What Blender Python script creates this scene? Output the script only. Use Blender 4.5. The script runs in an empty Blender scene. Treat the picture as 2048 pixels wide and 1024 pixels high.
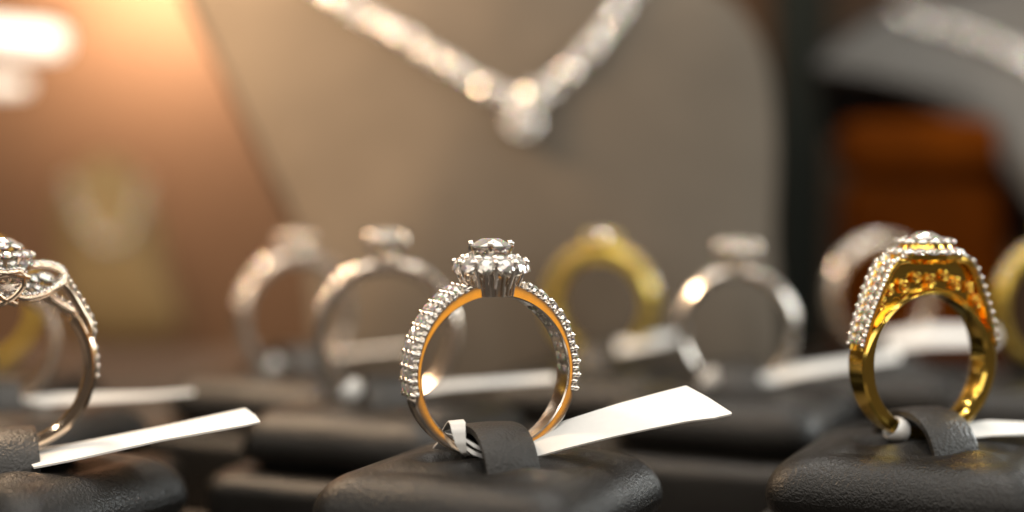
import bpy, math, random
from mathutils import Matrix, Vector
random.seed(7)
U = 0.001                                   # everything below is written in millimetres
PI = math.pi
scene = bpy.context.scene
COL = scene.collection

# ------------------------------------------------------------------ camera
FPX = 3276.0; D0 = 180.0; PITCH = math.radians(2.87); CAMZ = 30.6
cd = bpy.data.cameras.new('camera'); cam = bpy.data.objects.new('camera', cd); COL.objects.link(cam)
cam.location = (0, -D0*U, CAMZ*U); cam.rotation_euler = (PI/2-PITCH, 0, 0)
cd.sensor_width = 36; cd.lens = FPX/2048*36; cd.clip_start = 0.005; cd.clip_end = 50
cd.dof.use_dof = True; cd.dof.focus_distance = D0*U; cd.dof.aperture_fstop = cd.lens/9.4
scene.camera = cam

# ------------------------------------------------------------------ world, exposure, sampling
w = bpy.data.worlds.new('World'); scene.world = w; w.use_nodes = True
bg = w.node_tree.nodes['Background']; bg.inputs[0].default_value = (1.0, .82, .66, 1); bg.inputs[1].default_value = 0.06
vs = scene.view_settings; vs.view_transform = 'Standard'; vs.look = 'None'; vs.exposure = 0.2; vs.gamma = 1.0; vs.use_curve_mapping = False
cy = scene.cycles
cy.use_denoising = True; cy.max_bounces = 12; cy.transmission_bounces = 10; cy.glossy_bounces = 8; cy.diffuse_bounces = 4
cy.caustics_reflective = False; cy.caustics_refractive = False; cy.sample_clamp_indirect = 12.0; cy.blur_glossy = 0.0

# ------------------------------------------------------------------ pixel <-> place (for laying out measured things)
FW = Vector((0, math.cos(PITCH), -math.sin(PITCH))); UPV = Vector((0, math.sin(PITCH), math.cos(PITCH))); RT = Vector((1, 0, 0))
CAMP = Vector((0, -D0, CAMZ))
def P(px, py, d):
    return CAMP + FW*d + RT*((px-1024)/FPX*d) + UPV*((512-py)/FPX*d)

# ------------------------------------------------------------------ lamps
def area(name, loc, target, sx, sy, power, color, shape='RECTANGLE'):
    l = bpy.data.lights.new(name, 'AREA'); l.shape = shape; l.size = sx*U; l.size_y = sy*U
    l.energy = power; l.color = color
    o = bpy.data.objects.new(name, l); COL.objects.link(o); o.location = Vector(loc)*U
    o.rotation_euler = (Vector(target)-Vector(loc)).to_track_quat('-Z', 'Y').to_euler()
    return o
area('case_light_overhead', (10, 30, 290), (10, 25, 0), 340, 230, 0.66, (1, .95, .87))
area('case_light_front', (10, -215, 165), (0, 0, 8), 280, 110, 0.215, (1, .94, .86))
area('added_fill_left', (-200, -130, 130), (0, 0, 5), 190, 150, 0.15, (1, .90, .78))  # added fill panel, no known source; brightens stones and band sides
area('case_light_right', (215, -70, 105), (60, 10, 0), 50, 80, 0.13, (.95, 1, .97))
area('added_orange_panel', (262, -305, -38), (0, 0, 8), 100, 100, 0.029, (1, .38, .0))  # unseen orange panel, added so the flat ring faces reflect orange
area('bust_spot', (-84, 64, 98), (-38, 118, 42), 30, 24, 0.30, (1, .70, .44))
area('wall_spot', P(290, -150, 432), P(300, 0, 470), 50, 20, 0.34, (1, .70, .48))
area('case_light_side', (168, 84, 52), (10, 0, 0), 50, 60, 0.14, (.97, 1, .97))
for az, el in ((-62, 28), (-32, 46), (-4, 33), (28, 52), (58, 36), (-88, 42), (86, 46), (-18, 72), (44, 74), (148, 48), (-146, 44), (12, 60)):
    a_, e_ = math.radians(az), math.radians(el); q = Vector((math.sin(a_)*math.cos(e_), -math.cos(a_)*math.cos(e_), math.sin(e_)))
    area('added_glint_lamp', Vector((0, 5, 10))+q*285, (0, 5, 10), 15, 15, 0.020, (1, .93, .82), 'DISK')  # small unseen lamps added all round to put glints in stones and metal
area('spot_behind', (60, 130, 240), (20, 0, 0), 60, 14, 0.10, (1, .95, .88))

# ------------------------------------------------------------------ materials
def mat(name):
    m = bpy.data.materials.new(name); m.use_nodes = True
    nt = m.node_tree; b = nt.nodes['Principled BSDF']
    return m, nt, b
def N(nt, t, **kw):
    n = nt.nodes.new(t)
    for k, v in kw.items():
        if k in n.inputs.keys() if isinstance(k, str) else False: n.inputs[k].default_value = v
        else: setattr(n, k, v)
    return n
def metal(name, col, rough, micro=0.0):
    m, nt, b = mat(name); b.inputs['Base Color'].default_value = (*col, 1); b.inputs['Metallic'].default_value = 1
    tc = N(nt, 'ShaderNodeTexCoord'); ns = N(nt, 'ShaderNodeTexNoise'); ns.inputs['Scale'].default_value = 900; ns.inputs['Detail'].default_value = 4
    nt.links.new(tc.outputs['Object'], ns.inputs['Vector'])
    mr = N(nt, 'ShaderNodeMapRange'); mr.inputs[3].default_value = rough*.7; mr.inputs[4].default_value = rough*1.4
    nt.links.new(ns.outputs['Fac'], mr.inputs[0]); nt.links.new(mr.outputs[0], b.inputs['Roughness'])
    if micro:
        bp = N(nt, 'ShaderNodeBump'); bp.inputs['Strength'].default_value = micro; bp.inputs['Distance'].default_value = 3e-5
        nt.links.new(ns.outputs['Fac'], bp.inputs['Height']); nt.links.new(bp.outputs[0], b.inputs['Normal'])
    return m
SILVER = metal('white_gold', (.88, .83, .77), .16, .15)
ROSE = metal('rosy_white_gold', (.82, .66, .51), .14, .15)
SATIN = metal('satin_white_gold', (.90, .84, .77), .24)
SATINROSE = metal('satin_rosy_gold', (.88, .78, .68), .22)
GOLD = metal('yellow_gold', (.93, .62, .13), .13, .15)
SATINGOLD = metal('satin_gold', (.95, .66, .10), .42)
PALEGOLD = metal('lemon_gold', (.92, .68, .14), .28, .1)
def diamond():
    m = bpy.data.materials.new('diamond'); m.use_nodes = True; nt = m.node_tree; nt.nodes.clear()
    out = nt.nodes.new('ShaderNodeOutputMaterial'); acc = None
    for c, ior in (((1, 0, 0, 1), 2.35), ((0, 1, 0, 1), 2.42), ((0, 0, 1, 1), 2.51)):
        g = nt.nodes.new('ShaderNodeBsdfGlass'); g.inputs['Color'].default_value = c; g.inputs['Roughness'].default_value = 0; g.inputs['IOR'].default_value = ior
        if acc is None: acc = g
        else:
            a = nt.nodes.new('ShaderNodeAddShader'); nt.links.new(acc.outputs[0], a.inputs[0]); nt.links.new(g.outputs[0], a.inputs[1]); acc = a
    df = nt.nodes.new('ShaderNodeBsdfDiffuse'); df.inputs['Color'].default_value = (1, .96, .89, 1)
    gl = nt.nodes.new('ShaderNodeBsdfGlossy'); gl.inputs['Color'].default_value = (1, .96, .90, 1); gl.inputs['Roughness'].default_value = .02
    m1 = nt.nodes.new('ShaderNodeMixShader'); m1.inputs[0].default_value = .54; nt.links.new(gl.outputs[0], m1.inputs[1]); nt.links.new(df.outputs[0], m1.inputs[2])
    mx = nt.nodes.new('ShaderNodeMixShader'); mx.inputs[0].default_value = .47
    nt.links.new(acc.outputs[0], mx.inputs[1]); nt.links.new(m1.outputs[0], mx.inputs[2]); nt.links.new(mx.outputs[0], out.inputs['Surface'])
    return m
DIAMOND = diamond()
def leather(name, col, rough, scale=1500, bump=.5, spec=.5, dist=2e-4):
    m, nt, b = mat(name)
    tc = N(nt, 'ShaderNodeTexCoord')
    v = N(nt, 'ShaderNodeTexVoronoi', feature='SMOOTH_F1'); v.inputs['Scale'].default_value = scale
    ns = N(nt, 'ShaderNodeTexNoise'); ns.inputs['Scale'].default_value = scale*.45; ns.inputs['Detail'].default_value = 6
    n2 = N(nt, 'ShaderNodeTexNoise'); n2.inputs['Scale'].default_value = 90; n2.inputs['Detail'].default_value = 3
    wv = N(nt, 'ShaderNodeVectorMath', operation='ADD')
    sc = N(nt, 'ShaderNodeVectorMath', operation='SCALE'); sc.inputs['Scale'].default_value = 8e-4
    nt.links.new(tc.outputs['Object'], ns.inputs['Vector']); nt.links.new(tc.outputs['Object'], n2.inputs['Vector'])
    nt.links.new(ns.outputs['Color'], sc.inputs[0]); nt.links.new(tc.outputs['Object'], wv.inputs[0]); nt.links.new(sc.outputs[0], wv.inputs[1])
    nt.links.new(wv.outputs[0], v.inputs['Vector'])
    ad = N(nt, 'ShaderNodeMath', operation='MULTIPLY_ADD'); ad.inputs[1].default_value = .6
    nt.links.new(ns.outputs['Fac'], ad.inputs[0]); nt.links.new(v.outputs['Distance'], ad.inputs[2])
    bp = N(nt, 'ShaderNodeBump'); bp.inputs['Strength'].default_value = bump; bp.inputs['Distance'].default_value = dist
    nt.links.new(ad.outputs[0], bp.inputs['Height']); nt.links.new(bp.outputs[0], b.inputs['Normal'])
    mx = N(nt, 'ShaderNodeMix', data_type='RGBA'); mx.inputs[6].default_value = (*[c*.8 for c in col], 1); mx.inputs[7].default_value = (*[c*1.2 for c in col], 1)
    nt.links.new(n2.outputs['Fac'], mx.inputs[0]); nt.links.new(mx.outputs[2], b.inputs['Base Color'])
    mr = N(nt, 'ShaderNodeMapRange'); mr.inputs[3].default_value = rough*.85; mr.inputs[4].default_value = rough*1.15
    nt.links.new(n2.outputs['Fac'], mr.inputs[0]); nt.links.new(mr.outputs[0], b.inputs['Roughness'])
    b.inputs['Specular IOR Level'].default_value = spec
    return m
PAD = leather('charcoal_leather', (.0075, .0068, .006), .36, 4000, .48, .36)
STRAP = leather('strap_leather', (.020, .018, .016), .42, 3000, .6)
SUEDE = leather('taupe_suede', (.108, .089, .069), .9, 700, .3, .15)
GREYSUEDE = leather('grey_velvet', (.11, .105, .098), .85, 700, .3, .2)
BLACK = leather('black_rim', (.008, .008, .009), .6, 900, .3, .3)
CREAM = leather('cream_suede', (.20, .145, .07), .85, 700, .3, .2)

GREEN = leather('grey_green_board', (.012, .015, .012), .8, 800, .3, .2)
def noisy(name, c1, c2, scale, rough, bump=0.0):
    m, nt, b = mat(name); tc = N(nt, 'ShaderNodeTexCoord'); ns = N(nt, 'ShaderNodeTexNoise'); ns.inputs['Scale'].default_value = scale; ns.inputs['Detail'].default_value = 6
    nt.links.new(tc.outputs['Object'], ns.inputs['Vector'])
    mx = N(nt, 'ShaderNodeMix', data_type='RGBA'); mx.inputs[6].default_value = (*c1, 1); mx.inputs[7].default_value = (*c2, 1)
    nt.links.new(ns.outputs['Fac'], mx.inputs[0]); nt.links.new(mx.outputs[2], b.inputs['Base Color']); b.inputs['Roughness'].default_value = rough
    if bump:
        bp = N(nt, 'ShaderNodeBump'); bp.inputs['Strength'].default_value = bump; bp.inputs['Distance'].default_value = 2e-5
        nt.links.new(ns.outputs['Fac'], bp.inputs['Height']); nt.links.new(bp.outputs[0], b.inputs['Normal'])
    return m
PAPER = noisy('white_paper', (.74, .735, .71), (.82, .81, .785), 1400, .7, .25)
ORANGE = noisy('mottled_orange', (.008, .002, .0005), (.15, .033, .001), 45, .9)
ORANGE.node_tree.nodes['Principled BSDF'].inputs['Specular IOR Level'].default_value = .03
TRAY = noisy('tray_lining', (.07, .058, .048), (.11, .09, .075), 300, .8, .2)
WALL = noisy('case_back', (.070, .035, .015), (.10, .052, .022), 14, .75)
def glow(name, col, s):
    m, nt, b = mat(name); b.inputs['Base Color'].default_value = (.8, .8, .8, 1); b.inputs['Emission Color'].default_value = (*col, 1); b.inputs['Emission Strength'].default_value = s
    return m

# ------------------------------------------------------------------ mesh helpers
class MB:
    def __init__(s): s.v = []; s.f = []
    def add(s, vs, fs):
        o = len(s.v); s.v += [tuple(p) for p in vs]; s.f += [tuple(i+o for i in f) for f in fs]
    def grid(s, rows, closed_u=False, closed_v=False, cap=False):
        n = len(rows); m = len(rows[0]); fs = []
        for i in range(n if closed_v else n-1):
            for j in range(m if closed_u else m-1):
                a = i*m+j; b = i*m+(j+1) % m; c = ((i+1) % n)*m+(j+1) % m; d = ((i+1) % n)*m+j
                fs.append((a, b, c, d))
        if cap:
            fs.append(tuple(range(m))[::-1]); fs.append(tuple((n-1)*m+j for j in range(m)))
        s.add([p for r in rows for p in r], fs)
    def tube(s, pts, rad, seg=10, ey=1.0, cap=True, up=None):
        """sweep of an ellipse; rad may be a list; ey stretches along the 'side' direction"""
        n = len(pts); pts = [Vector(p) for p in pts]; rows = []
        for i in range(n):
            t = (pts[min(i+1, n-1)]-pts[max(i-1, 0)]).normalized()
            ref = Vector(up) if up else (Vector((0, 1, 0)) if abs(t.y) < .9 else Vector((1, 0, 0)))
            side = (ref - t*ref.dot(t)).normalized(); nb = t.cross(side)
            r = rad[i] if isinstance(rad, (list, tuple)) else rad
            rows.append([pts[i]+side*(math.cos(a)*r*ey)+nb*(math.sin(a)*r) for a in [2*PI*k/seg for k in range(seg)]])
        s.grid(rows, closed_u=True, cap=cap)
    def lathe(s, prof, seg=24, cap=True):
        rows = [[(r*math.cos(2*PI*k/seg), r*math.sin(2*PI*k/seg), z) for k in range(seg)] for r, z in prof]
        s.grid(rows, closed_u=True, cap=cap)
    def sphere(s, c, r, seg=10, rings=6):
        rows = []
        for i in range(rings+1):
            ph = max(.02, min(PI-.02, PI*i/rings)); rows.append([(c[0]+r*math.sin(ph)*math.cos(2*PI*k/seg), c[1]+r*math.sin(ph)*math.sin(2*PI*k/seg), c[2]-r*math.cos(ph)) for k in range(seg)])
        s.grid(rows, closed_u=True, cap=True)
    def mesh(s, name, material, sharp=35, smooth=True):
        me = bpy.data.meshes.new(name); me.from_pydata([(x*U, y*U, z*U) for x, y, z in s.v], [], s.f)
        me.update()
        import bmesh
        bm = bmesh.new(); bm.from_mesh(me); bmesh.ops.recalc_face_normals(bm, faces=bm.faces); bm.to_mesh(me); bm.free()
        if smooth:
            for p in me.polygons: p.use_smooth = True
            me.set_sharp_from_angle(angle=math.radians(sharp))
        me.materials.append(material)
        return me
def tr(x=0, y=0, z=0): return Matrix.Translation(Vector((x, y, z))*U)
def orient(pos, zdir, xref=(0, 1, 0), s=1.0):
    z = Vector(zdir).normalized(); x = Vector(xref); x = (x-z*x.dot(z)).normalized(); y = z.cross(x)
    if not hasattr(s, '__len__'): s = (s, s, s)
    m = Matrix(((x.x*s[0], y.x*s[1], z.x*s[2], pos[0]*U), (x.y*s[0], y.y*s[1], z.y*s[2], pos[1]*U), (x.z*s[0], y.z*s[1], z.z*s[2], pos[2]*U), (0, 0, 0, 1)))
    return m
def put(name, me, parent=None, m=None):
    o = bpy.data.objects.new(name, me); COL.objects.link(o)
    if parent: o.parent = parent
    if m is not None: o.matrix_basis = m
    return o
def thing(name, label, cat, loc, yaw=0, group=None, tilt=0):
    o = bpy.data.objects.new(name, None); COL.objects.link(o); o.empty_display_size = .002
    o.location = Vector(loc)*U; o.rotation_euler = (tilt, 0, yaw); o['label'] = label; o['category'] = cat
    if group: o['group'] = group
    return o
def tag(o, label, cat, group=None):
    o['label'] = label; o['category'] = cat
    if group: o['group'] = group

# brilliant-cut stone of radius 1
def brilliant_mesh():
    mb = MB(); c8 = lambda i, r, z, off=0: (r*math.cos(PI/4*(i+off)), r*math.sin(PI/4*(i+off)), z)
    T = [c8(i, .46, .36) for i in range(8)]; Mi = [c8(i, .76, .206, .5) for i in range(8)]
    G = [c8(i/2, 1, .025) for i in range(16)]; GB = [c8(i/2, 1, -.025) for i in range(16)]
    PM = [c8(i, .30, -.63, .5) for i in range(8)]
    v = T+Mi+G+GB+PM+[(0, 0, -.87)]; f = [tuple(range(8))]; t, mi, g, gb, pm, cu = 0, 8, 16, 32, 48, 56
    for i in range(8):
        j = (i+1) % 8; h = (i-1) % 8
        f += [(t+i, mi+i, t+j), (t+i, mi+h, g+2*i, mi+i), (mi+i, g+2*i, g+2*i+1), (mi+i, g+2*i+1, g+(2*i+2) % 16)]
        f += [(cu, pm+i, gb+2*i, pm+h), (pm+i, gb+2*i+1, gb+2*i), (pm+i, gb+(2*i+2) % 16, gb+2*i+1)]
    for k in range(16): f.append((g+k, gb+k, gb+(k+1) % 16, g+(k+1) % 16))
    mb.add(v, f); return mb.mesh('brilliant', DIAMOND, smooth=False)
GEM = brilliant_mesh()
def _bead(m):
    mb = MB(); mb.sphere((0, 0, 0), 1, 10, 7); return mb.mesh('bead', m)
BEAD = {m.name: _bead(m) for m in (SILVER, ROSE, GOLD, PALEGOLD, SATIN, SATINROSE, SATINGOLD)}
def gem(parent, pos, axis, r, name='stone'):
    o = put(name, GEM, parent, orient(pos, axis, (0.13, 1, .07), r)); return o
def bead(parent, pos, r, metal_, name='prong_bead'):
    return put(name, BEAD[metal_.name], parent, orient(pos, (0, 0, 1), (1, 0, 0), r))

# swept shank, theta from top going to +x; fri, fro, fw functions of theta
def shank(metal_, fri, fro, fw, n=160, ch=.16, t0=0, t1=2*PI, closed=True):
    rows = []
    for i in range(n if closed else n+1):
        th = t0+(t1-t0)*i/n; s, c = math.sin(th), math.cos(th); ri, ro, hw = fri(th), fro(th), fw(th)
        cx_ = .035; prof = [(ri+ch, -hw), ((ri+ro)/2, -hw-cx_), (ro-ch, -hw), (ro, -hw+ch), (ro+.04, 0), (ro, hw-ch), (ro-ch, hw), ((ri+ro)/2, hw+cx_), (ri+ch, hw), (ri+ch*.2, hw-ch*1.2), (ri-.03, 0), (ri+ch*.2, -hw+ch*1.2)]
        rows.append([(r*s, y, r*c) for r, y in prof])
    mb = MB(); mb.grid(rows, closed_u=True, closed_v=closed, cap=not closed); return mb.mesh('shank', metal_, 25)
def lerp(a, b, t): return a+(b-a)*max(0, min(1, t))
def fold(th):                                # angle from the top, 0..pi
    th = th % (2*PI); return min(th, 2*PI-th)

# ------------------------------------------------------------------ setting: tray, back wall
mb = MB(); mb.add([(-400, -42, 0), (400, -42, 0), (400, 330, 0), (-400, 330, 0)], [(0, 1, 2, 3)])
o = put('display_tray', mb.mesh('tray', TRAY, smooth=False), None, tr(0, 0, -22)); o['kind'] = 'structure'
mb = MB(); mb.add([(-500, 0, -60), (500, 0, -60), (500, 0, 420), (-500, 0, 420), (-500, 12, -60), (500, 12, -60), (500, 12, 420), (-500, 12, 420)],
                  [(0, 1, 2, 3), (7, 6, 5, 4), (0, 4, 5, 1), (3, 2, 6, 7), (0, 3, 7, 4), (1, 5, 6, 2)])
o = put('back_wall', mb.mesh('wall', WALL, smooth=False), None, tr(0, 290, 0)); o['kind'] = 'structure'

# ------------------------------------------------------------------ ring cushions
RINGYAW = math.radians(21); PADYAW = math.radians(-24)
def cushion_mesh(half, rc, zb, zt, re, dome, name, material, slot=None):
    """rounded-square upholstered block; slot = yaw (in pad space) of the strap axis"""
    nph = 120; out = []
    # outline of a rounded square, sampled with arc-rich corners
    pts = []
    for q in range(4):
        a0 = PI/2*q; cx, cy_ = [(1, 1), (-1, 1), (-1, -1), (1, -1)][q]
        for k in range(13):
            a = a0+PI/2*k/12; pts.append((cx*(half-rc)+rc*math.cos(a), cy_*(half-rc)+rc*math.sin(a)))
        nx, ny = [(-1, 1), (-1, -1), (1, -1), (1, 1)][q]
        p0 = pts[-1]; a = a0+PI/2
        p1 = (nx*(half-rc)+rc*math.cos(a), ny*(half-rc)+rc*math.sin(a))
        for k in range(1, 16): pts.append((lerp(p0[0], p1[0], k/16), lerp(p0[1], p1[1], k/16)))
    prof = [(0.98, zb)]
    for k in range(9):
        a = -PI/2+PI/2*k/8; prof.append((1-(re*.6*(1-math.cos(a)))/half, zb+re*.6*(1+math.sin(a))))
    for k in range(13):
        a = PI/2*k/12; prof.append((1-(re*(1-math.cos(a)))/half, zt-dome-re*(1-math.sin(a))))
    k0 = prof[-1][0]
    for k in range(1, 30):
        t = k/30; kk = k0*(1-t); prof.append((kk, zt-dome*((kk/k0)**2.2)))
    prof.append((0.002, zt))
    rows = []
    for kf, z in prof:
        row = []
        for x, y in pts:
            X, Y, Z = x*kf, y*kf, z
            bul = .5*math.sin(PI*max(0, min(1, (z-zb)/(zt-zb)))); r0 = math.hypot(X, Y)
            if r0 > 1: X *= 1+bul/r0*.5; Y *= 1+bul/r0*.5
            if slot is not None and Z > zt-dome-re:
                n_ = (math.sin(slot), -math.cos(slot)); u = X*n_[0]+Y*n_[1]; v = X*math.cos(slot)+Y*math.sin(slot)
                g = math.exp(-((u-6.2)/2.6)**2)*math.exp(-(abs(v)/5.2)**3)
                g2 = math.exp(-(u/2.0)**2)*math.exp(-(abs(v)/8.5)**6)
                g3 = math.exp(-((u+6)/2.6)**2)*math.exp(-(abs(v)/5.2)**3)
                Z -= 1.5*g+2.0*g2+1.2*g3
            Z += .06*math.sin(X*.5+Y*.31)+.05*math.sin(Y*.43-X*.27)
            row.append((X, Y, Z))
        rows.append(row)
    mb = MB(); mb.grid(rows, closed_u=True, cap=True); return mb.mesh(name, material, 60)
CUSH = cushion_mesh(15.3, 3.6, -9.0, .8, 5.0, 1.8, 'cushion', PAD, RINGYAW-PADYAW)
BASE = cushion_mesh(18.8, 4.0, -21.8, -9.1, 2.2, .25, 'cushion_base', PAD)
def strap_mesh():
    rows = []; n = 34
    for i in range(n+1):
        t = -1+2*i/n; u = 6.4*t; z = -2.7+5.3*(max(0, 1-abs(t)**2.6))**.62
        tn = None; hw = 3.05
        rows.append((u, z))
    mb = MB(); R = []
    for i, (u, z) in enumerate(rows):
        a = rows[max(i-1, 0)]; b = rows[min(i+1, n)]; L = math.hypot(b[0]-a[0], b[1]-a[1]); nx, nz = -(b[1]-a[1])/L, (b[0]-a[0])/L
        th = .55; ring = []
        for (v, q) in [(-3.05, 0), (-3.0, .45), (-2.7, th), (0, th+.12), (2.7, th), (3.0, .45), (3.05, 0), (2.9, -th*.6), (0, -th*.6), (-2.9, -th*.6)]:
            ring.append((v, -(u+nx*q), z+nz*q))
        R.append(ring)
    mb.grid(R, closed_u=True, cap=True); return mb.mesh('strap', STRAP, 50)
STRAPM = strap_mesh()
def pad(loc, label, ringyaw=RINGYAW, padyaw=PADYAW):
    t = thing('ring_cushion', label, 'cushion', loc, padyaw, 'charcoal ring cushions in the tray')
    put('cushion', CUSH, t); put('base', BASE, t)
    put('strap', STRAPM, t, Matrix.Rotation(ringyaw-padyaw, 4, 'Z'))
    return t

# ------------------------------------------------------------------ price tags
def ribbon_strip(top, bot, th=.22):
    """thin sheet between two world polylines (mm)"""
    mb = MB(); n = len(top); top = [Vector(p) for p in top]; bot = [Vector(p) for p in bot]; R = []
    for i in range(n):
        a = top[min(i+1, n-1)]-top[max(i-1, 0)]; nr = a.cross(bot[i]-top[i])
        nr = nr.normalized()*th/2 if nr.length > 1e-6 else Vector((0, 0, th/2))
        mid = [top[i].lerp(bot[i], k/6) for k in range(7)]
        R.append([p+nr for p in mid]+[p-nr for p in reversed(mid)])
    mb.grid(R, closed_u=True, cap=True); return mb
def subdiv(pts, k=8, bow=0.0):
    out = []; m = len(pts)-1
    for i in range(m):
        for j in range(k): out.append(Vector(pts[i]).lerp(Vector(pts[i+1]), j/k))
    out.append(Vector(pts[-1]))
    n = len(out)-1
    for i, p in enumerate(out): p.z += bow*math.sin(PI*i/n)
    return out
def price_tag(label, top, bot, loop=None, tails=(), ribbons=(), bow=0.0, th=.22, group='white price tags tied to rings'):
    T = subdiv([P(*p) for p in top], 8, bow); B = subdiv([P(*p) for p in bot], 8, bow)
    o0 = B[0].copy()
    t = thing('price_tag', label, 'price tag', o0, 0, group)
    mb = ribbon_strip([p-o0 for p in T], [p-o0 for p in B], th)
    put('tag_strip', mb.mesh('tag_strip', PAPER, 50), t)
    if loop:                                  # (centre, axis, half sizes, width): a paper band closed round the shank
        c, ax, up, rx, ry, wd = loop; ax = Vector(ax).normalized(); up = Vector(up); up = (up-ax*up.dot(ax)).normalized(); sd = ax.cross(up); R = []
        for k in range(28):
            a = 2*PI*k/28; wob = 1+.06*math.sin(2*a+.6); off = ax*(.35*math.sin(a*1.0+.4))
            d = up*math.cos(a)*rx*wob+sd*math.sin(a)*ry*wob; dn = d.normalized()
            ww = wd*(1+.22*math.sin(a+1))
            R.append([Vector(c)-o0+off+d+ax*ww*s+dn*q for s, q in ((-.5, 0), (-.42, .16), (0, .22), (.42, .16), (.5, 0), (0, -.05))])
        mb = MB(); mb.grid(R, closed_u=True, closed_v=True); put('tag_loop', mb.mesh('tag_loop', PAPER, 60), t)
    for L_, R_ in ribbons:
        mb = ribbon_strip([p-o0 for p in subdiv([P(*q) for q in L_], 5)], [p-o0 for p in subdiv([P(*q) for q in R_], 5)], .16); put('tag_ribbon', mb.mesh('tag_ribbon', PAPER, 60), t)
    for pts, r in tails:
        mb = MB(); mb.tube([P(*p)-o0 for p in pts], r, 8, 2.2); put('tag_tail', mb.mesh('tag_tail', PAPER, 60), t)
    return t
def ring_point(root_loc, yaw, rc, th, rad, y=0):
    """world point on a ring (theta from the top, towards +x), rc = height of its centre above the base"""
    x, z = rad*math.sin(th), rad*math.cos(th)+rc
    return Vector((root_loc[0]+x*math.cos(yaw)-y*math.sin(yaw), root_loc[1]+x*math.sin(yaw)+y*math.cos(yaw), root_loc[2]+z))
def ring_tangent(yaw, th):
    return Vector((math.cos(th)*math.cos(yaw), math.cos(th)*math.sin(yaw), -math.sin(th)))
def loop_on(root_loc, yaw, rc, th, rmid, rx=1.3, ry=1.9, wd=1.8):
    return (ring_point(root_loc, yaw, rc, th, rmid), ring_tangent(yaw, th), ring_point(root_loc, yaw, rc, th, rmid)-ring_point(root_loc, yaw, rc, th, 0), rx, ry, wd)

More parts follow.
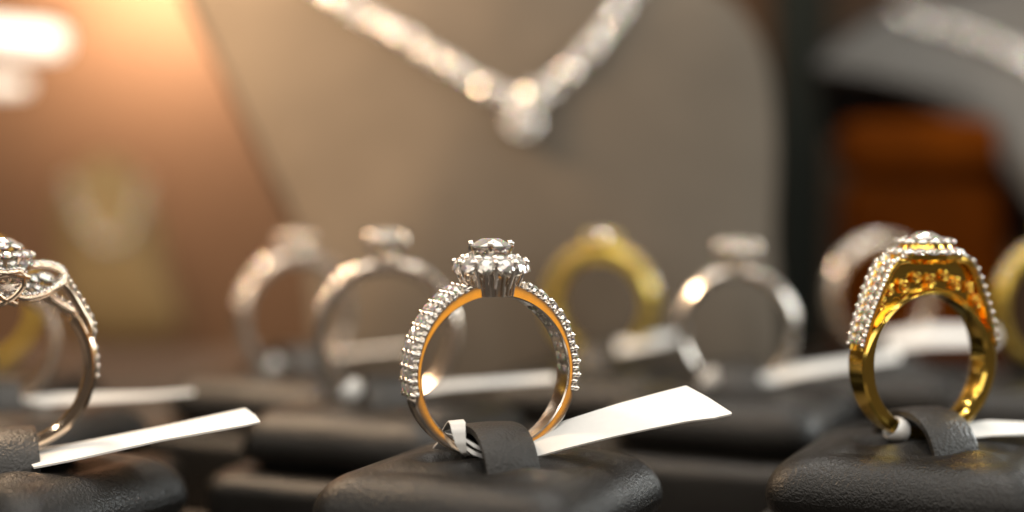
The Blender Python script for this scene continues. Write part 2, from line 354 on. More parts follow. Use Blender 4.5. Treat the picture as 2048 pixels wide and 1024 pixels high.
# ------------------------------------------------------------------ hero: white gold halo ring
def claw(metal_, pts, r, name='prong'):
    mb = MB(); n = len(pts); mb.tube(pts, [r*(1.0 if i < n-1 else 1.0) for i in range(n)], 8); mb.sphere(pts[-1], r*1.25, 9, 6); return mb.mesh(name, metal_, 60)
def hero_ring():
    Ri = 8.46; c = P(982, 744, D0); rc = 9.9; base = (c.x, c.y, c.z-rc)
    t = thing('halo_ring', 'white gold diamond halo ring standing sharp in focus in the middle', 'ring', base, RINGYAW)
    fro = lambda th: Ri+lerp(1.5, .84, (fold(th)-.25)/1.0)+(lerp(0, .40, (fold(th)-1.78)/.12)-lerp(0, .2, (fold(th)-2.0)/1.0))
    fw = lambda th: lerp(2.05, 1.75, fold(th)/1.7) if fold(th) < 1.7 else lerp(1.75, 1.25, (fold(th)-1.7)/1.0)
    put('shank', shank(SILVER, lambda th: Ri, fro, fw, 200), t, tr(0, 0, rc))
    # shoulder stones in two rows with shared prong bars
    barm = {}
    def bar(hw):
        mb = MB(); pts = [(0, y, 0) for y in (-hw, 0, hw)]
        mb.tube([(0, -hw, 0), (0, -hw*.5, -.05), (0, 0, 0), (0, hw*.5, -.05), (0, hw, 0)], .17, 8, 1)
        for y in (-hw, 0, hw): mb.sphere((0, y, .1), .40, 10, 6)
        for y in (-hw*.5, hw*.5): mb.sphere((0, y, -.02), .2, 8, 5)
        return mb.mesh('prong_bar', SILVER, 60)
    BAR = bar(1.0)
    for sgn in (-1, 1):
        a0, a1 = (.30, 1.80) if sgn > 0 else (-1.80, -.30)
        put('stone_rail', shank(SILVER, lambda th: fro(min(fold(th), 1.75))-.12, lambda th: fro(min(fold(th), 1.75))+.22, lambda th: fw(th)-.22, 60, .12, a0, a1, False), t, tr(0, 0, rc))
        step = .156; th = .375
        for k in range(10):
            hw = fw(th); ro = fro(min(th, 1.75))+.16; s, co = math.sin(th)*sgn, math.cos(th)
            put('prong_bar', BAR, t, orient(((ro+.14)*s, 0, (ro+.14)*co+rc), (s, 0, co), (co*sgn, 0, -s*sgn), (1, (hw-.25), 1)))
            for y in (-hw+.12, hw-.12): bead(t, ((ro-.2)*s, y, (ro-.2)*co+rc), .32, SILVER)
            if k < 9:
                tm = th+step/2; hw = fw(tm); s, co = math.sin(tm)*sgn, math.cos(tm)
                for y in (-hw*.47, hw*.47): gem(t, ((ro+.26)*s, y, (ro+.26)*co+rc), (s+random.uniform(-.1, .1), random.uniform(-.12, .12), co+random.uniform(-.1, .1)), .82)
                for y in (-hw+.14, hw-.14): bead(t, ((ro-.2)*s, y, (ro-.2)*co+rc), .30, SILVER); bead(t, ((ro+.02)*s, y*.98, (ro+.02)*co+rc), .24, SILVER)
            th += step
    for sgn in (-1, 1):                       # small stones showing through on the inside of the band
        for k in range(7):
            th = .62+.155*k; s, co = math.sin(th)*sgn, math.cos(th)
            for y in (-.75, .75): gem(t, ((Ri-.03)*s, y, (Ri-.03)*co+rc), (-s, 0, -co), .42, 'inner_stone')
    # head: fluted basket
    z0 = Ri-.05+rc
    mb = MB(); mb.lathe([(2.55, .02), (2.6, .4), (2.8, 1.6), (3.1, 2.7), (2.9, 3.5), (1.2, 3.7)], 32); put('basket', mb.mesh('basket', SILVER, 50), t, tr(0, 0, z0))
    wires = [claw(SILVER, [(2.72, 0, .0), (2.82, 0, .5), (3.0, 0, 1.5), (3.3, 0, 2.5), (3.6, 0, 3.2)], .17, 'basket_wire'), claw(SILVER, [(2.7, 0, .05), (2.78, 0, .6), (2.92, 0, 1.3), (3.1, 0, 2.0)], .12, 'basket_wire')]
    for k in range(24):
        put('basket_wire', wires[k % 2], t, tr(0, 0, z0) @ Matrix.Rotation(2*PI*(k+.5)/24, 4, 'Z'))
    # halo: twelve stones in U-shaped collets
    mb = MB(); mb.lathe([(.25, -1.25), (.6, -1.15), (.92, -.6), (1.06, -.1), (1.10, .14), (1.0, .22), (.9, .06), (.45, -.8)], 20, True); CUP = mb.mesh('collet', SILVER, 40)
    nh = 11
    for k in range(nh):
        a = 2*PI*k/nh-PI/2+.08; ca, sa = math.cos(a), math.sin(a); ax = Vector((ca*1.0, sa*1.0, 1)).normalized(); pos = (3.5*ca, 3.5*sa, z0+3.4)
        cl = put('collet', CUP, t, orient(pos, ax, (-sa, ca, 0)))
        put('stone', GEM, cl, tr(0, 0, .2) @ Matrix.Scale(.98, 4))
        b = a+PI/nh
        bead(t, (4.0*math.cos(b), 4.0*math.sin(b), z0+3.8), .36, SILVER); bead(t, (3.05*math.cos(b), 3.05*math.sin(b), z0+4.25), .34, SILVER)
        gem(t, (2.55*math.cos(a), 2.55*math.sin(a), z0+4.3), (ca*.25, sa*.25, 1), .62)
        mb = MB(); mb.tube([(3.0, 0, 1.0), (3.5, 0, 2.2), (3.95, 0, 3.75)], [.16, .24, .28], 8)
        put('halo_prong', mb.mesh('halo_prong', SILVER, 60), t, tr(0, 0, z0) @ Matrix.Rotation(b, 4, 'Z'))
    # centre stone and its seat
    mb = MB(); mb.lathe([(1.0, 3.3), (1.25, 3.9), (1.7, 4.55), (1.95, 5.0), (1.85, 5.1), (1.5, 4.7)], 28); put('centre_seat', mb.mesh('seat', SILVER, 45), t, tr(0, 0, z0))
    gem(t, (0, 0, z0+5.45), (0, 0, 1), 2.25, 'centre_stone')
    PR = claw(SILVER, [(1.5, 0, 3.6), (1.95, 0, 4.5), (2.36, 0, 5.3), (2.26, 0, 5.72)], .32)
    for k in range(4):
        put('prong', PR, t, tr(0, 0, z0) @ Matrix.Rotation(math.radians((-4, 86, 176, 250)[k]), 4, 'Z'))
    return base, rc
hb, hrc = hero_ring()
pad((hb[0]+.2, hb[1], 0), 'sharp charcoal leather cushion holding the centre halo ring')
price_tag('blank white paper tag to the right of the centre halo ring', bow=.45, top=
          [(1050, 872, 182), (1120, 850, 182.5), (1240, 815, 183), (1372, 780, 183.5), (1420, 803, 181.5), (1462, 826, 179)], bot=
          [(1060, 918, 178.5), (1130, 903, 178.5), (1240, 879, 178.5), (1372, 852, 178.5), (1428, 842, 178.5), (1463, 829, 178.5)],
          ribbons=(([(884, 862, 182), (890, 850, 180.5), (896, 843, 178.5), (900, 848, 176.8), (903, 862, 176.1), (910, 886, 175.9), (922, 906, 176.2), (930, 912, 177)],
                    [(912, 856, 182), (920, 846, 180.5), (927, 840, 178.5), (931, 846, 176.8), (931, 862, 176.1), (932, 886, 175.9), (933, 905, 176.2), (938, 909, 177)]),
                   ([(930, 876, 176.4), (950, 888, 176.2), (985, 905, 177)], [(929, 882, 176.3), (948, 895, 176.1), (983, 912, 177)]),
                   ([(930, 890, 176.3), (948, 902, 176.1), (980, 914, 177)], [(930, 898, 176.2), (946, 910, 176), (975, 920, 177)]),
                   ([(890, 866, 182), (876, 884, 183), (866, 896, 184)], [(912, 872, 182), (902, 890, 183), (896, 900, 184)])))

# ------------------------------------------------------------------ yellow gold cluster ring on the right
def polyline_at(pts, s):
    acc = 0
    for a, b in zip(pts, pts[1:]):
        L = math.hypot(b[0]-a[0], b[1]-a[1])
        if s <= acc+L or (b is pts[-1]):
            t = min(1, (s-acc)/L); return (lerp(a[0], b[0], t), lerp(a[1], b[1], t)), ((b[0]-a[0])/L, (b[1]-a[1])/L)
        acc += L
def plen(pts): return sum(math.hypot(b[0]-a[0], b[1]-a[1]) for a, b in zip(pts, pts[1:]))
def gold_ring():
    Ri = 7.7; D = 190; yaw = math.radians(23); c = P(1847, 722, D); rc = 9.3; base = (c.x, c.y, c.z-rc)
    t = thing('cluster_ring', 'yellow gold ring with wide diamond cluster top on the right cushion', 'ring', base, yaw)
    fro = lambda th: Ri+lerp(.75, 1.75, (fold(th)-.9)/.6)-lerp(0, .35, (fold(th)-2.2)/.8)
    fw = lambda th: lerp(1.75, 1.6, fold(th)/1.6) if fold(th) < 1.7 else lerp(1.6, 1.3, (fold(th)-1.7)/1.0)
    put('shank', shank(GOLD, lambda th: Ri, fro, fw, 180, .3), t, tr(0, 0, rc))
    half = [(0, 11.9), (3, 11.95), (4.7, 11.7), (5.6, 10.9), (6.6, 8.9), (7.5, 6.8), (8.3, 4.7), (8.85, 2.9), (9.1, 1.6)]
    L = plen(half); rail = []
    for s_ in range(41):
        (x, z), _ = polyline_at(half, L*s_/40); rail.append((x, z))
    full = [(-x, z) for x, z in reversed(rail)]+rail[1:]
    for y in (-1.4, 1.4):
        mb = MB(); mb.tube([(x, y*lerp(.74, 1, (z-1.6)/8), z) for x, z in full], .42, 8); put('shoulder_rail', mb.mesh('rail', GOLD, 60), t, tr(0, 0, rc))
        for sgn in (-1, 1):
            k = 0; s_ = .45
            while s_ < L-.2:
                (x, z), (dx, dz) = polyline_at(half, s_); nx, nz = -dz*-1*1.0, dx
                nrm = Vector((sgn*-dz, 0, dx))
                tp = lerp(.74, 1, (z-1.6)/8); p = Vector((sgn*x, y*tp, z+rc))+nrm*.42
                gem(t, p, nrm, .56)
                q = polyline_at(half, s_+.55)
                bead(t, (sgn*q[0][0]+sgn*-q[1][1]*.5, tp*y-.3*(1 if y < 0 else -1), q[0][1]+rc+q[1][0]*.5), .27, SILVER)
                s_ += 1.1; k += 1
    # shoulders: a plate between the rails, paved with stones
    for sgn in (-1, 1):
        R = [[(sgn*(x*q), y*lerp(.74, 1, (z-1.6)/8), z*q) for y, q in ((-1.3, .985), (-1.3, 1.0), (0, 1.008), (1.3, 1.0), (1.3, .985), (0, .97))] for x, z in rail[10:]]
        mb = MB(); mb.grid(R, closed_u=True, cap=True); put('shoulder_plate', mb.mesh('shoulder_plate', GOLD, 40), t, tr(0, 0, rc))
        s_ = 5.2
        while s_ < L-.3:
            (x, z), (dx, dz) = polyline_at(half, s_); nrm = Vector((sgn*-dz, 0, dx))
            for y in (0,):
                gem(t, Vector((sgn*x, y, z+rc))+nrm*.36, nrm, .6); bead(t, Vector((sgn*x, .62, z+rc))+nrm*.4, .2, SILVER); bead(t, Vector((sgn*x, -.62, z+rc))+nrm*.4, .2, SILVER)
            s_ += 1.18
    # gallery wall with pierced scrolls, front and back
    for y in (-.6, .6):
        mb = MB(); n = 40; R = []
        for i in range(n+1):
            a = lerp(-1.02, 1.02, i/n); xi, zi = (Ri+.5)*math.sin(a), (Ri+.5)*math.cos(a)
            k = 1.0
            # radial hit on the outer rail
            best = min(full, key=lambda p: abs(math.atan2(p[0], p[1])-a)); xo, zo = best[0]*.97, best[1]*.97
            R.append([(xi, y-.15, zi), (xo, y-.15, zo), (xo, y+.15, zo), (xi, y+.15, zi)])
        mb.grid(R, closed_u=True, cap=True); put('gallery_wall', mb.mesh('gallery', GOLD, 40), t, tr(0, 0, rc))
        for i in range(9):
            a = lerp(-.78, .78, i/8); rr = lerp(10.0, 9.7, abs(a)) if i % 2 else lerp(9.4, 9.3, abs(a)); rr += .35*abs(math.sin(a*2))
            cx, cz = rr*math.sin(a), rr*math.cos(a); mb = MB(); tor = .62 if i % 2 else .8
            mb.tube([(cx+tor*math.cos(q)*(1-.03*j), y+(-.55 if y < 0 else .55), cz+tor*math.sin(q)*(1-.03*j)) for j, q in enumerate([2*PI*j/14*1.25+i for j in range(15)])], .17, 7)
            mb.sphere((cx, y+(-.55 if y < 0 else .55), cz), .26, 8, 6)
            put('scroll', mb.mesh('scroll', GOLD, 60), t, tr(0, 0, rc))
    # platform and the two-tier cluster
    mb = MB(); mb.lathe([(3.2, 11.4), (4.2, 12.0), (4.3, 12.45), (3.2, 12.9), (2.9, 13.8), (.5, 13.9)], 32); put('cluster_plate', mb.mesh('plate', GOLD, 40), t, tr(0, 0, rc))
    for k in range(16):
        a = 2*PI*k/16; p = (3.72*math.cos(a), 3.72*math.sin(a), rc+12.85); gem(t, p, (math.cos(a)*.5, math.sin(a)*.5, 1), .78)
        bead(t, (4.2*math.cos(a+PI/16), 4.2*math.sin(a+PI/16), rc+12.75), .24, SILVER)
    for k in range(10):
        a = 2*PI*k/10+.2; gem(t, (2.75*math.cos(a), 2.75*math.sin(a), rc+14.0), (math.cos(a)*.2, math.sin(a)*.2, 1), .8)
        bead(t, (3.3*math.cos(a+PI/10), 3.3*math.sin(a+PI/10), rc+13.9), .24, SILVER)
    gem(t, (0, 0, rc+14.3), (0, 0, 1), 1.8, 'centre_stone')
    return base, rc, yaw
gb, grc, gyaw = gold_ring()
pad((gb[0]+.1, gb[1], .2), 'charcoal cushion under the yellow gold cluster ring')
price_tag('white tag behind the gold cluster ring running off the right edge',
          [(1905, 850, 192), (1975, 842, 194), (2090, 848, 196), (2200, 850, 197)], [(1925, 878, 188), (1985, 872, 189), (2090, 868, 191), (2200, 868, 192)],
          loop=loop_on(gb, gyaw, grc, math.radians(205), 8.6, 1.2, 1.8, 1.7), th=.2)

# ------------------------------------------------------------------ twisted ring cut by the left edge
def twist_ring():
    D = 187; yaw = math.radians(21); Ri = 8.5; c = P(14, 735, D); rc = 9.8; base = (c.x, c.y, c.z-rc)
    t = thing('twisted_ring', 'rosy white gold ring with crossing loops cut off by the left edge', 'ring', base, yaw)
    fro = lambda th: Ri+1.45
    fw = lambda th: lerp(1.7, 1.2, (fold(th)-1.0)/1.2)
    put('shank', shank(ROSE, lambda th: Ri, fro, fw, 120, .38, .92, 2*PI-.92, False), t, tr(0, 0, rc))
    def smooth(pts, n=8):
        out = []; p = [Vector(q) for q in pts]
        for i in range(len(p)-1):
            a, b, c_, d = p[max(i-1, 0)], p[i], p[i+1], p[min(i+2, len(p)-1)]
            for j in range(n):
                s = j/n; out.append(.5*((2*b)+(c_-a)*s+(2*a-5*b+4*c_-d)*s*s+(3*b-a-3*c_+d)*s**3))
        out.append(p[-1]); return out
    for sg in (-1, 1):
        outer = smooth([(sg*9.1, -.9, 3.2), (sg*8.9, -.9, 5.0), (sg*7.8, -.9, 7.2), (sg*6.6, -.7, 9.2), (sg*5.9, -.4, 10.4)])
        innr = smooth([(sg*8.9, .7, 3.8), (sg*7.8, .9, 5.6), (sg*5.9, 1.2, 7.0), (sg*4.0, 1.2, 8.3), (sg*2.4, .6, 9.4)])
        for path, nm in ((outer, 'shoulder_arm'), (innr, 'shoulder_arm')):
            mb = MB(); mb.tube(path, .62, 10, 1.15); put(nm, mb.mesh(nm, ROSE, 60), t, tr(0, 0, rc))
            for i in range(3, len(path)-2, 3):
                tg = (path[i+1]-path[i-1]).normalized(); nrm = Vector((tg.z, 0, -tg.x))*1; nrm = nrm if nrm.x*sg > 0 else -nrm
                gem(t, path[i]+nrm*.62+Vector((0, 0, rc)), nrm, .5); 
                if i+1 < len(path): bead(t, path[i+1]+nrm*.7+Vector((0, -.35, rc)), .22, SILVER)
        loopA = smooth([(sg*.6, -2.0, 8.4), (sg*2.4, -2.3, 8.0), (sg*4.6, -2.2, 8.6), (sg*6.3, -1.4, 9.9), (sg*5.9, -.2, 11.0), (sg*4.2, .4, 11.5), (sg*2.4, .2, 11.3)])
        loopB = smooth([(sg*-2.4, -2.6, 10.3), (sg*0, -2.9, 10.9), (sg*1.6, -2.7, 10.9), (sg*1.7, -2.6, 9.6), (sg*.6, -2.4, 8.2), (sg*-1.0, -2.0, 7.4)])
        for path in (loopA, loopB):
            mb = MB(); mb.tube(path, .42, 10, 1.35); put('crossing_loop', mb.mesh('crossing_loop', ROSE, 60), t, tr(0, 0, rc))
            for i in range(4, len(path)-2, 3):
                gem(t, path[i]+Vector((0, .15, .5+rc)), (0, -.25, 1), .48)
                bead(t, path[i+1]+Vector((0, -.3, .45+rc)), .2, SILVER)
        for q in ((3.2, -.4, 10.2, 1.0), (4.5, -.6, 10.3, 1.15), (2.2, -1.3, 9.5, .8), (3.4, -1.6, 9.2, .7)):
            gem(t, (sg*q[0], q[1], q[2]+rc), (sg*.35, -.35, 1), q[3])
    for sg in (-1, 1):
        for k in range(7):
            th = .98+.11*k; q = (math.sin(th)*sg, 0, math.cos(th)); gem(t, (q[0]*10.0, -.55, q[2]*10.0+rc), q, .5); bead(t, ((Ri+1.55)*math.sin(th+.055)*sg, -.95, (Ri+1.55)*math.cos(th+.055)+rc), .24, SILVER)
    mb = MB(); mb.lathe([(1.6, 9.6), (2.4, 11.2), (2.9, 12.6), (2.7, 13.0), (.8, 13.1)], 28); put('centre_seat', mb.mesh('seat', ROSE, 45), t, tr(0, 0, rc))
    for k in range(12):
        a = 2*PI*k/12; gem(t, (2.7*math.cos(a), 2.7*math.sin(a), rc+13.0), (math.cos(a)*.5, math.sin(a)*.5, 1), .68); bead(t, (3.1*math.cos(a+.26), 3.1*math.sin(a+.26), rc+12.9), .28, SILVER)
        gem(t, (2.9*math.cos(a+.2), 2.9*math.sin(a+.2), rc+12.0), (math.cos(a), math.sin(a), .3), .55)
    for k in range(6):
        a = 2*PI*k/6+.3; gem(t, (1.55*math.cos(a), 1.55*math.sin(a), rc+13.9), (math.cos(a)*.4, math.sin(a)*.4, 1), .72)
    gem(t, (0, 0, rc+14.3), (0, 0, 1), 1.3, 'centre_stone')
    return base, rc, yaw
tb, trc, tyaw = twist_ring()
pad((tb[0], tb[1], -1.6), 'charcoal cushion in the bottom left corner under the twisted ring')
price_tag('long white tag sticking out beside the twisted ring at the left edge',
          [(40, 905, 190), (140, 890, 190), (320, 855, 190), (490, 818, 190), (510, 832, 188)], [(68, 936, 181), (150, 920, 181.5), (320, 882, 182.5), (490, 852, 183), (520, 845, 184)], th=.22)

# ------------------------------------------------------------------ plainer rings further back
def simple_ring(name, label, px, py, D, Ri, metal_, yaw, head, sh=None, thick=1.3, hw=(1.1, 1.6), group=None):
    c = P(px, py, D); rc = Ri+thick; base = (c.x, c.y, c.z-rc)
    t = thing(name, label, 'ring', base, yaw, group)
    fro = lambda th: Ri+thick*lerp(1.25, 1.0, fold(th)/1.0)
    fw = lambda th: lerp(hw[1], hw[0], fold(th)/2.0)
    put('shank', shank(metal_, lambda th: Ri, fro, fw, 110, .3), t, tr(0, 0, rc))
    if sh:
        n, r0, th0, step = sh
        for sg in (-1, 1):
            for k in range(n):
                th = th0+step*k; ro = fro(th)
                gem(t, ((ro+.15)*math.sin(th)*sg, 0, (ro+.15)*math.cos(th)+rc), (math.sin(th)*sg, 0, math.cos(th)), r0)
                tb_ = th+step/2
                for y in (-r0*.8, r0*.8): bead(t, ((ro+.2)*math.sin(tb_)*sg, y, (ro+.2)*math.cos(tb_)+rc), r0*.32, metal_)
    r, up, npr = head; z0 = Ri+rc
    if r:
        mb = MB(); mb.lathe([(r*.34, .2), (r*.36, thick+.2), (r*.42, up-r*.66), (r*.5, up-r*.55), (r*.3, up-r*.7)], 24); put('centre_seat', mb.mesh('seat', metal_, 45), t, tr(0, 0, z0))
        gem(t, (0, 0, z0+up+.15), (0, 0, 1), r, 'centre_stone')
        PR = claw(metal_, [(r*.45, 0, .5), (r*.85, 0, up*.6), (r*1.08, 0, up), (r*.98, 0, up+.4)], .12*r+.08)
        for k in range(npr): put('prong', PR, t, tr(0, 0, z0) @ Matrix.Rotation(PI/npr+2*PI*k/npr, 4, 'Z'))
    return base, rc, yaw
def with_pad(r, label, dz=0): pad((r[0][0], r[0][1], dz), label, r[2])
Y = math.radians
rD = simple_ring('solitaire_ring', 'silver solitaire ring directly behind the left of the centre halo ring', 773, 670, 227, 8.4, SATINROSE, Y(11), (3.0, 4.9, 4), (6, .8, .42, .135), 1.7, (1.5, 2.0))
with_pad(rD, 'blurred cushion of the solitaire ring behind the centre cushion')
price_tag('blurred tag seen through the centre halo ring', [(850, 772, 226), (900, 763, 226), (1105, 750, 227)], [(850, 786, 225.3), (900, 778, 225.3), (1112, 762, 226.3)], loop=loop_on(rD[0], rD[2], rD[1], Y(212), 9.1, 1.5, 2.0, 2.4))
rE = simple_ring('three_stone_ring', 'far blurred silver ring left of the solitaire ring', 590, 632, 265, 8.4, SATINROSE, Y(33), (2.7, 3.9, 6), (5, 1.0, .40, .21), 1.6, (1.5, 2.1))
with_pad(rE, 'blurred cushion under the far silver ring left of centre')
price_tag('faint blurred tag beside the far silver ring left of centre', [(675, 708, 264), (720, 702, 264), (820, 692, 265)], [(675, 712, 263.5), (720, 706, 263.5), (822, 696, 264.5)], loop=loop_on(rE[0], rE[2], rE[1], Y(206), 9.1, 1.7, 2.2, 2.8))
rF = simple_ring('gold_band_ring', 'blurred yellow gold ring behind the right of the centre halo ring', 1203, 608, 270, 7.3, PALEGOLD, Y(-20), (2.6, 3.4, 4), (5, .95, .34, .22), 2.1, (1.8, 2.4))
with_pad(rF, 'blurred cushion under the far yellow gold ring')
price_tag('blurred tag at the foot of the far yellow gold ring', [(1235, 684, 267), (1300, 672, 267), (1372, 664, 268)], [(1235, 706, 265.8), (1300, 694, 265.8), (1350, 682, 267)])
rG = simple_ring('pave_ring', 'blurred silver ring with stone set shoulders left of the gold cluster ring', 1474, 660, 243, 7.6, SATIN, Y(-4), (3.1, 4.5, 6), (7, .85, .38, .145), 1.3, (1.1, 1.8))
with_pad(rG, 'blurred cushion left of the gold cluster ring')
price_tag('blurred tag reaching from the pave ring towards the gold cluster ring', [(1510, 752, 242), (1600, 730, 242), (1800, 702, 243)], [(1510, 776, 240.8), (1600, 754, 240.8), (1800, 720, 242)], loop=loop_on(rG[0], rG[2], rG[1], Y(206), 8.3, 1.5, 2.0, 2.4))
rH = simple_ring('channel_ring', 'blurred silver ring half hidden behind the gold cluster ring', 1760, 590, 275, 8.0, SATIN, Y(14), (0, 0, 0), (6, .8, .1, .19), 1.5, (1.4, 2.0))
with_pad(rH, 'blurred cushion hidden behind the gold cluster ring')
price_tag('blurred tag seen through the gold cluster ring', [(1770, 668, 272), (1860, 655, 272), (1990, 660, 274)], [(1770, 698, 270), (1860, 688, 270), (1990, 684, 272)])
rI = simple_ring('edge_gold_ring', 'blurred gold ring cut off by the right edge', 2104, 610, 250, 8.2, PALEGOLD, Y(15), (2.4, 3.6, 6), (5, .8, .4, .18), 1.5, (1.2, 1.9))
with_pad(rI, 'blurred cushion of the gold ring at the right edge')
rJ = simple_ring('plain_ring', 'silver ring seen behind the twisted ring at the left edge', -10, 690, 222, 7.2, SATINROSE, Y(21), (2.2, 3.4, 4), (5, .6, .4, .15))
with_pad(rJ, 'cushion just behind the twisted ring at the left edge')
price_tag('narrow blurred tag behind the twisted ring', [(20, 797, 221), (120, 789, 221), (300, 786, 222), (385, 780, 223)], [(25, 820, 220), (120, 808, 220.2), (300, 797, 221.6), (390, 788, 222.8)])
rK = simple_ring('lemon_gold_ring', 'blurred yellow gold ring at the left edge behind the twisted ring', -52, 612, 262, 8.6, SATINGOLD, Y(10), (2.2, 3.2, 4), None, 1.6, (1.4, 1.9))
with_pad(rK, 'far blurred cushion at the left edge')

# ------------------------------------------------------------------ necklace bust and other display stands
def plane_hit(px, py, p0, nrm):
    d = (FW + RT*((px-1024)/FPX) + UPV*((512-py)/FPX)); t = (Vector(p0)-CAMP).dot(nrm)/d.dot(nrm); return CAMP+d*t
def smooth_loop(pts, n=8):
    out = []; m = len(pts)
    for i in range(m):
        a, b, c, d = [Vector(pts[(i+k) % m]) for k in (-1, 0, 1, 2)]
        for j in range(n):
            s = j/n; out.append(.5*((2*b)+(c-a)*s+(2*a-5*b+4*c-d)*s*s+(3*b-a-3*c+d)*s**3))
    return out
class Board:
    """padded display board: an outline in its own plane, bulging front, flat back, real thickness"""
    def __init__(s, name, label, cat, outline, p0, tilt, yaw, bulge, thick, front, rim, smoothn=8, power=2.2):
        s.rot = Matrix.Rotation(yaw, 3, 'Z') @ Matrix.Rotation(-tilt, 3, 'X')      # local: x right, z up in plane, -y front
        s.p0 = Vector(p0); s.nrm = s.rot @ Vector((0, -1, 0)); s.bulge = bulge; s.power = power
        s.loc2 = lambda px, py: s.rot.inverted() @ (plane_hit(px, py, s.p0, s.nrm)-s.p0)
        s.out = [Vector((q.x, 0, q.z)) for q in smooth_loop([s.loc2(*p) for p in outline], smoothn)]
        s.cen = sum(s.out, Vector())/len(s.out)
        t = s.t = thing(name, label, cat, s.p0); t.rotation_euler = s.rot.to_euler()
        R = []
        for k in range(22):
            q = 1-k/21*.995; R.append([s.cen+(p-s.cen)*q+Vector((0, -bulge*(1-q**power)-1.2*min(1, k/2), 0)) for p in s.out])
        mb = MB(); mb.grid(R, closed_u=True, cap=True); put('padded_front', mb.mesh('padded_front', front, 70), t)
        mb = MB(); R = [[p+Vector((0, y, 0))-(p-s.cen)*ins for p in s.out] for y, ins in ((-1.0, .02), (-.6, 0), (.5, -.004), (thick-1.5, -.004), (thick, .03), (thick, .98))]
        mb.grid(R, closed_u=True, cap=True); put('backing', mb.mesh('backing', rim, 50), t)
    def surf(s, px, py, lift=0):
        h = 0
        for _ in range(4):
            w_ = plane_hit(px, py, s.p0+s.nrm*h, s.nrm); q = s.rot.inverted() @ (w_-s.p0); v = Vector((q.x, 0, q.z))-s.cen; a = math.atan2(v.z, v.x)
            e = min(s.out, key=lambda p: abs((math.atan2((p-s.cen).z, (p-s.cen).x)-a+PI) % (2*PI)-PI)); k = min(1, v.length/(e-s.cen).length)
            h = s.bulge*(1-k**s.power)+1.2+lift
        return plane_hit(px, py, s.p0+s.nrm*h, s.nrm)
bust = Board('necklace_bust', 'large taupe necklace bust standing behind the rings', 'display bust',
             [(690, 860), (605, 480), (540, 330), (480, 200), (410, 50), (340, -110), (420, -200), (700, -240), (900, -330), (1100, -320), (1220, -200), (1370, -50), (1465, 5), (1528, 110), (1550, 260), (1546, 450), (1520, 860), (1100, 880)],
             P(1040, 720, 283), math.radians(13), math.radians(6), 9, 20, SUEDE, SUEDE, 6)
def catenary(pts, n):
    out = []; L = [0]
    for a, b in zip(pts, pts[1:]): L.append(L[-1]+math.hypot(b[0]-a[0], b[1]-a[1]))
    for k in range(n):
        s = L[-1]*k/(n-1); i = max(j for j in range(len(pts)-1) if L[j] <= s+1e-9); q = (s-L[i])/(L[i+1]-L[i]); out.append((lerp(pts[i][0], pts[i+1][0], q), lerp(pts[i][1], pts[i+1][1], q)))
    return out
def stone_string(name, label, cat, board, path, n, r, pendant=None, metal_=SILVER, droop=0.0):
    pts = [board.surf(px, py, r*.75) for px, py in catenary(path, n)]; nrm = board.nrm; o0 = pts[len(pts)//2]
    t = thing(name, label, cat, o0)
    mb = MB(); mb.lathe([(.45, -.75), (.8, -.5), (1.06, -.05), (1.08, .1), (.98, .08), (.6, -.6)], 14); CUPN = mb.mesh('stone_setting', metal_, 40)
    mb = MB(); mb.tube([p-o0+(-nrm)*r*.6 for p in pts], r*.22, 6); put('chain', mb.mesh('chain', metal_, 60), t)
    for p in pts:
        ax = (nrm+Vector((random.uniform(-.22, .22), random.uniform(-.1, .1), random.uniform(-.15, .25)-droop))).normalized()
        st = put('stone_setting', CUPN, t, orient(p-o0, ax, (1, 0, 0), r)); put('stone', GEM, st, tr(0, 0, .12) @ Matrix.Scale(.96, 4))
    if pendant:
        px, py, R = pendant; p = board.surf(px, py, R*.8)-o0; ax = (nrm+Vector((0, 0, .12))).normalized()
        put('pendant_setting', CUPN, t, orient(p, ax, (1, 0, 0), R)); gem(t, p+ax*R*.14, ax, R*.95, 'pendant_stone')
        for k in range(6): a = PI/3*k+.3; bead(t, p+Vector((math.cos(a)*R, 0, math.sin(a)*R))+ax*R*.2, R*.16, metal_)
        q = board.surf(px+22, py-50, R*.7)-o0; gem(t, q+ax*.4, ax, R*.62, 'bail_stone'); put('pendant_setting', CUPN, t, orient(q, ax, (1, 0, 0), R*.64))
    return t
stone_string('diamond_necklace', 'diamond necklace with round pendant hanging on the taupe bust', 'necklace', bust,
             [(590, -60), (690, 10), (800, 70), (900, 130), (970, 175), (1030, 200), (1075, 195), (1130, 150), (1180, 95), (1225, 40), (1290, -60)], 33, 1.45, (1045, 238, 2.9))

board2 = Board('curved_display_stand', 'grey curved display stand with black edge in the upper right', 'display stand',
               [(1625, 135), (1700, 62), (1810, 8), (1960, -30), (2160, -40), (2330, 120), (2400, 420), (2380, 700), (2250, 740), (2150, 560), (2050, 400), (1950, 285), (1850, 215), (1740, 165)],
               P(2250, 720, 300), math.radians(34), math.radians(-18), 5, 24, GREYSUEDE, BLACK, 6)
stone_string('diamond_bracelet', 'diamond bracelet lying across the grey stand in the upper right', 'bracelet', board2, [(1800, 30), (1870, 48), (1960, 75), (2060, 120), (2160, 190)], 17, 1.5)

# cream bust with gold chain, far left
board3 = Board('small_cream_bust', 'small blurred cream bust with gold jewellery at the far left', 'display bust',
               [(150, 660), (118, 520), (110, 420), (150, 345), (215, 315), (270, 345), (310, 430), (335, 540), (350, 660)], P(235, 660, 395), math.radians(12), math.radians(14), 9, 12, CREAM, CREAM, 6)
stone_string('gold_stone_necklace', 'gold and crystal necklace on the small cream bust', 'necklace', board3, [(140, 370), (165, 440), (205, 490), (245, 485), (275, 430), (285, 370)], 17, 1.6, None, PALEGOLD, .7)
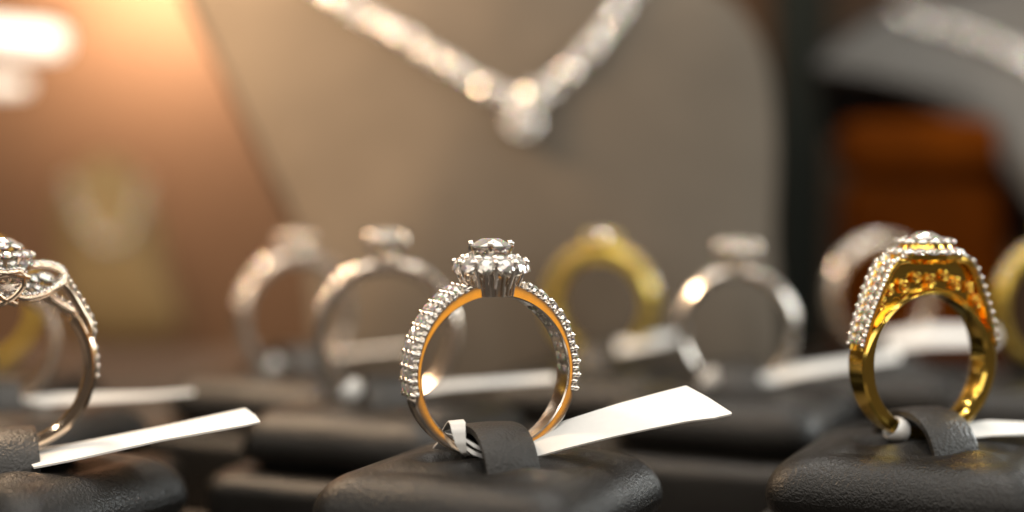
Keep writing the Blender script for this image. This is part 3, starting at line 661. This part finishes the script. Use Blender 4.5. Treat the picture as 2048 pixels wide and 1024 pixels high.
# orange box, right
def rounded_box(hx, hy, hz, r, material, name):
    mb = MB(); R = []
    for k in range(25):
        a = -PI/2+PI*k/24; zz = (hz-r)*(1 if a > 0 else -1)+r*math.sin(a); ins = r*(1-math.cos(a)); row = []
        for q in range(4):
            cx, cy_ = [(1, 1), (-1, 1), (-1, -1), (1, -1)][q]
            for j in range(9):
                b = PI/2*q+PI/2*j/8; rr = max(.01, r-ins); row.append((cx*(hx-r)+rr*math.cos(b), cy_*(hy-r)+rr*math.sin(b), zz))
        R.append(row)
    mb.grid(R, closed_u=True, cap=True); return mb.mesh(name, material, 60)
c = P(1845, 470, 345); t = thing('jewellery_box', 'blurred orange leather box beneath the grey curved stand', 'box', (c.x, c.y, c.z-54), math.radians(-14))
put('box_body', rounded_box(17, 14, 33, 5, ORANGE, 'box_body'), t, tr(0, 0, 33)); put('box_lid', rounded_box(17.4, 14.4, 6, 4, ORANGE, 'box_lid'), t, tr(0, 0, 72.1))
c = P(1600, 300, 440); t = put('backing_board', rounded_box(8, 3, 75, 2.4, GREEN, 'board'), None, tr(c.x, c.y, c.z+20)); tag(t, 'narrow dark grey green board beside the taupe bust', 'board')

# two glowing light bars and a spotlight, upper left
def bar_light(label, px0, px1, py0, py1, D, r, s):
    a = P(px0, py0, D); b = P(px1, py1, D); t = thing('light_bar', label, 'lamp', a, 0, 'glowing bars in the upper left')
    d = b-a; mb = MB(); n = 12; pts = [d*(k/n) for k in range(n+1)]; mb.tube(pts, [r*(.75 if k in (0, n) else 1) for k in range(n+1)], 16)
    put('glowing_tube', mb.mesh('tube', glow('bar_glow', (1, .90, .76), s)), t)
    mb = MB(); u = d.normalized(); mb.tube([u*-3+Vector((0, 2, r+1)), d+u*1+Vector((0, 2, r+1))], r*.35, 10, 2); put('housing', mb.mesh('housing', WALL, 50), t)
bar_light('wide white glowing bar in the upper left corner', -260, 128, 50, 84, 352, 3.4, .95)
bar_light('short pale glowing bar below the wide one at the left edge', -260, 55, 164, 170, 360, 1.9, .62)
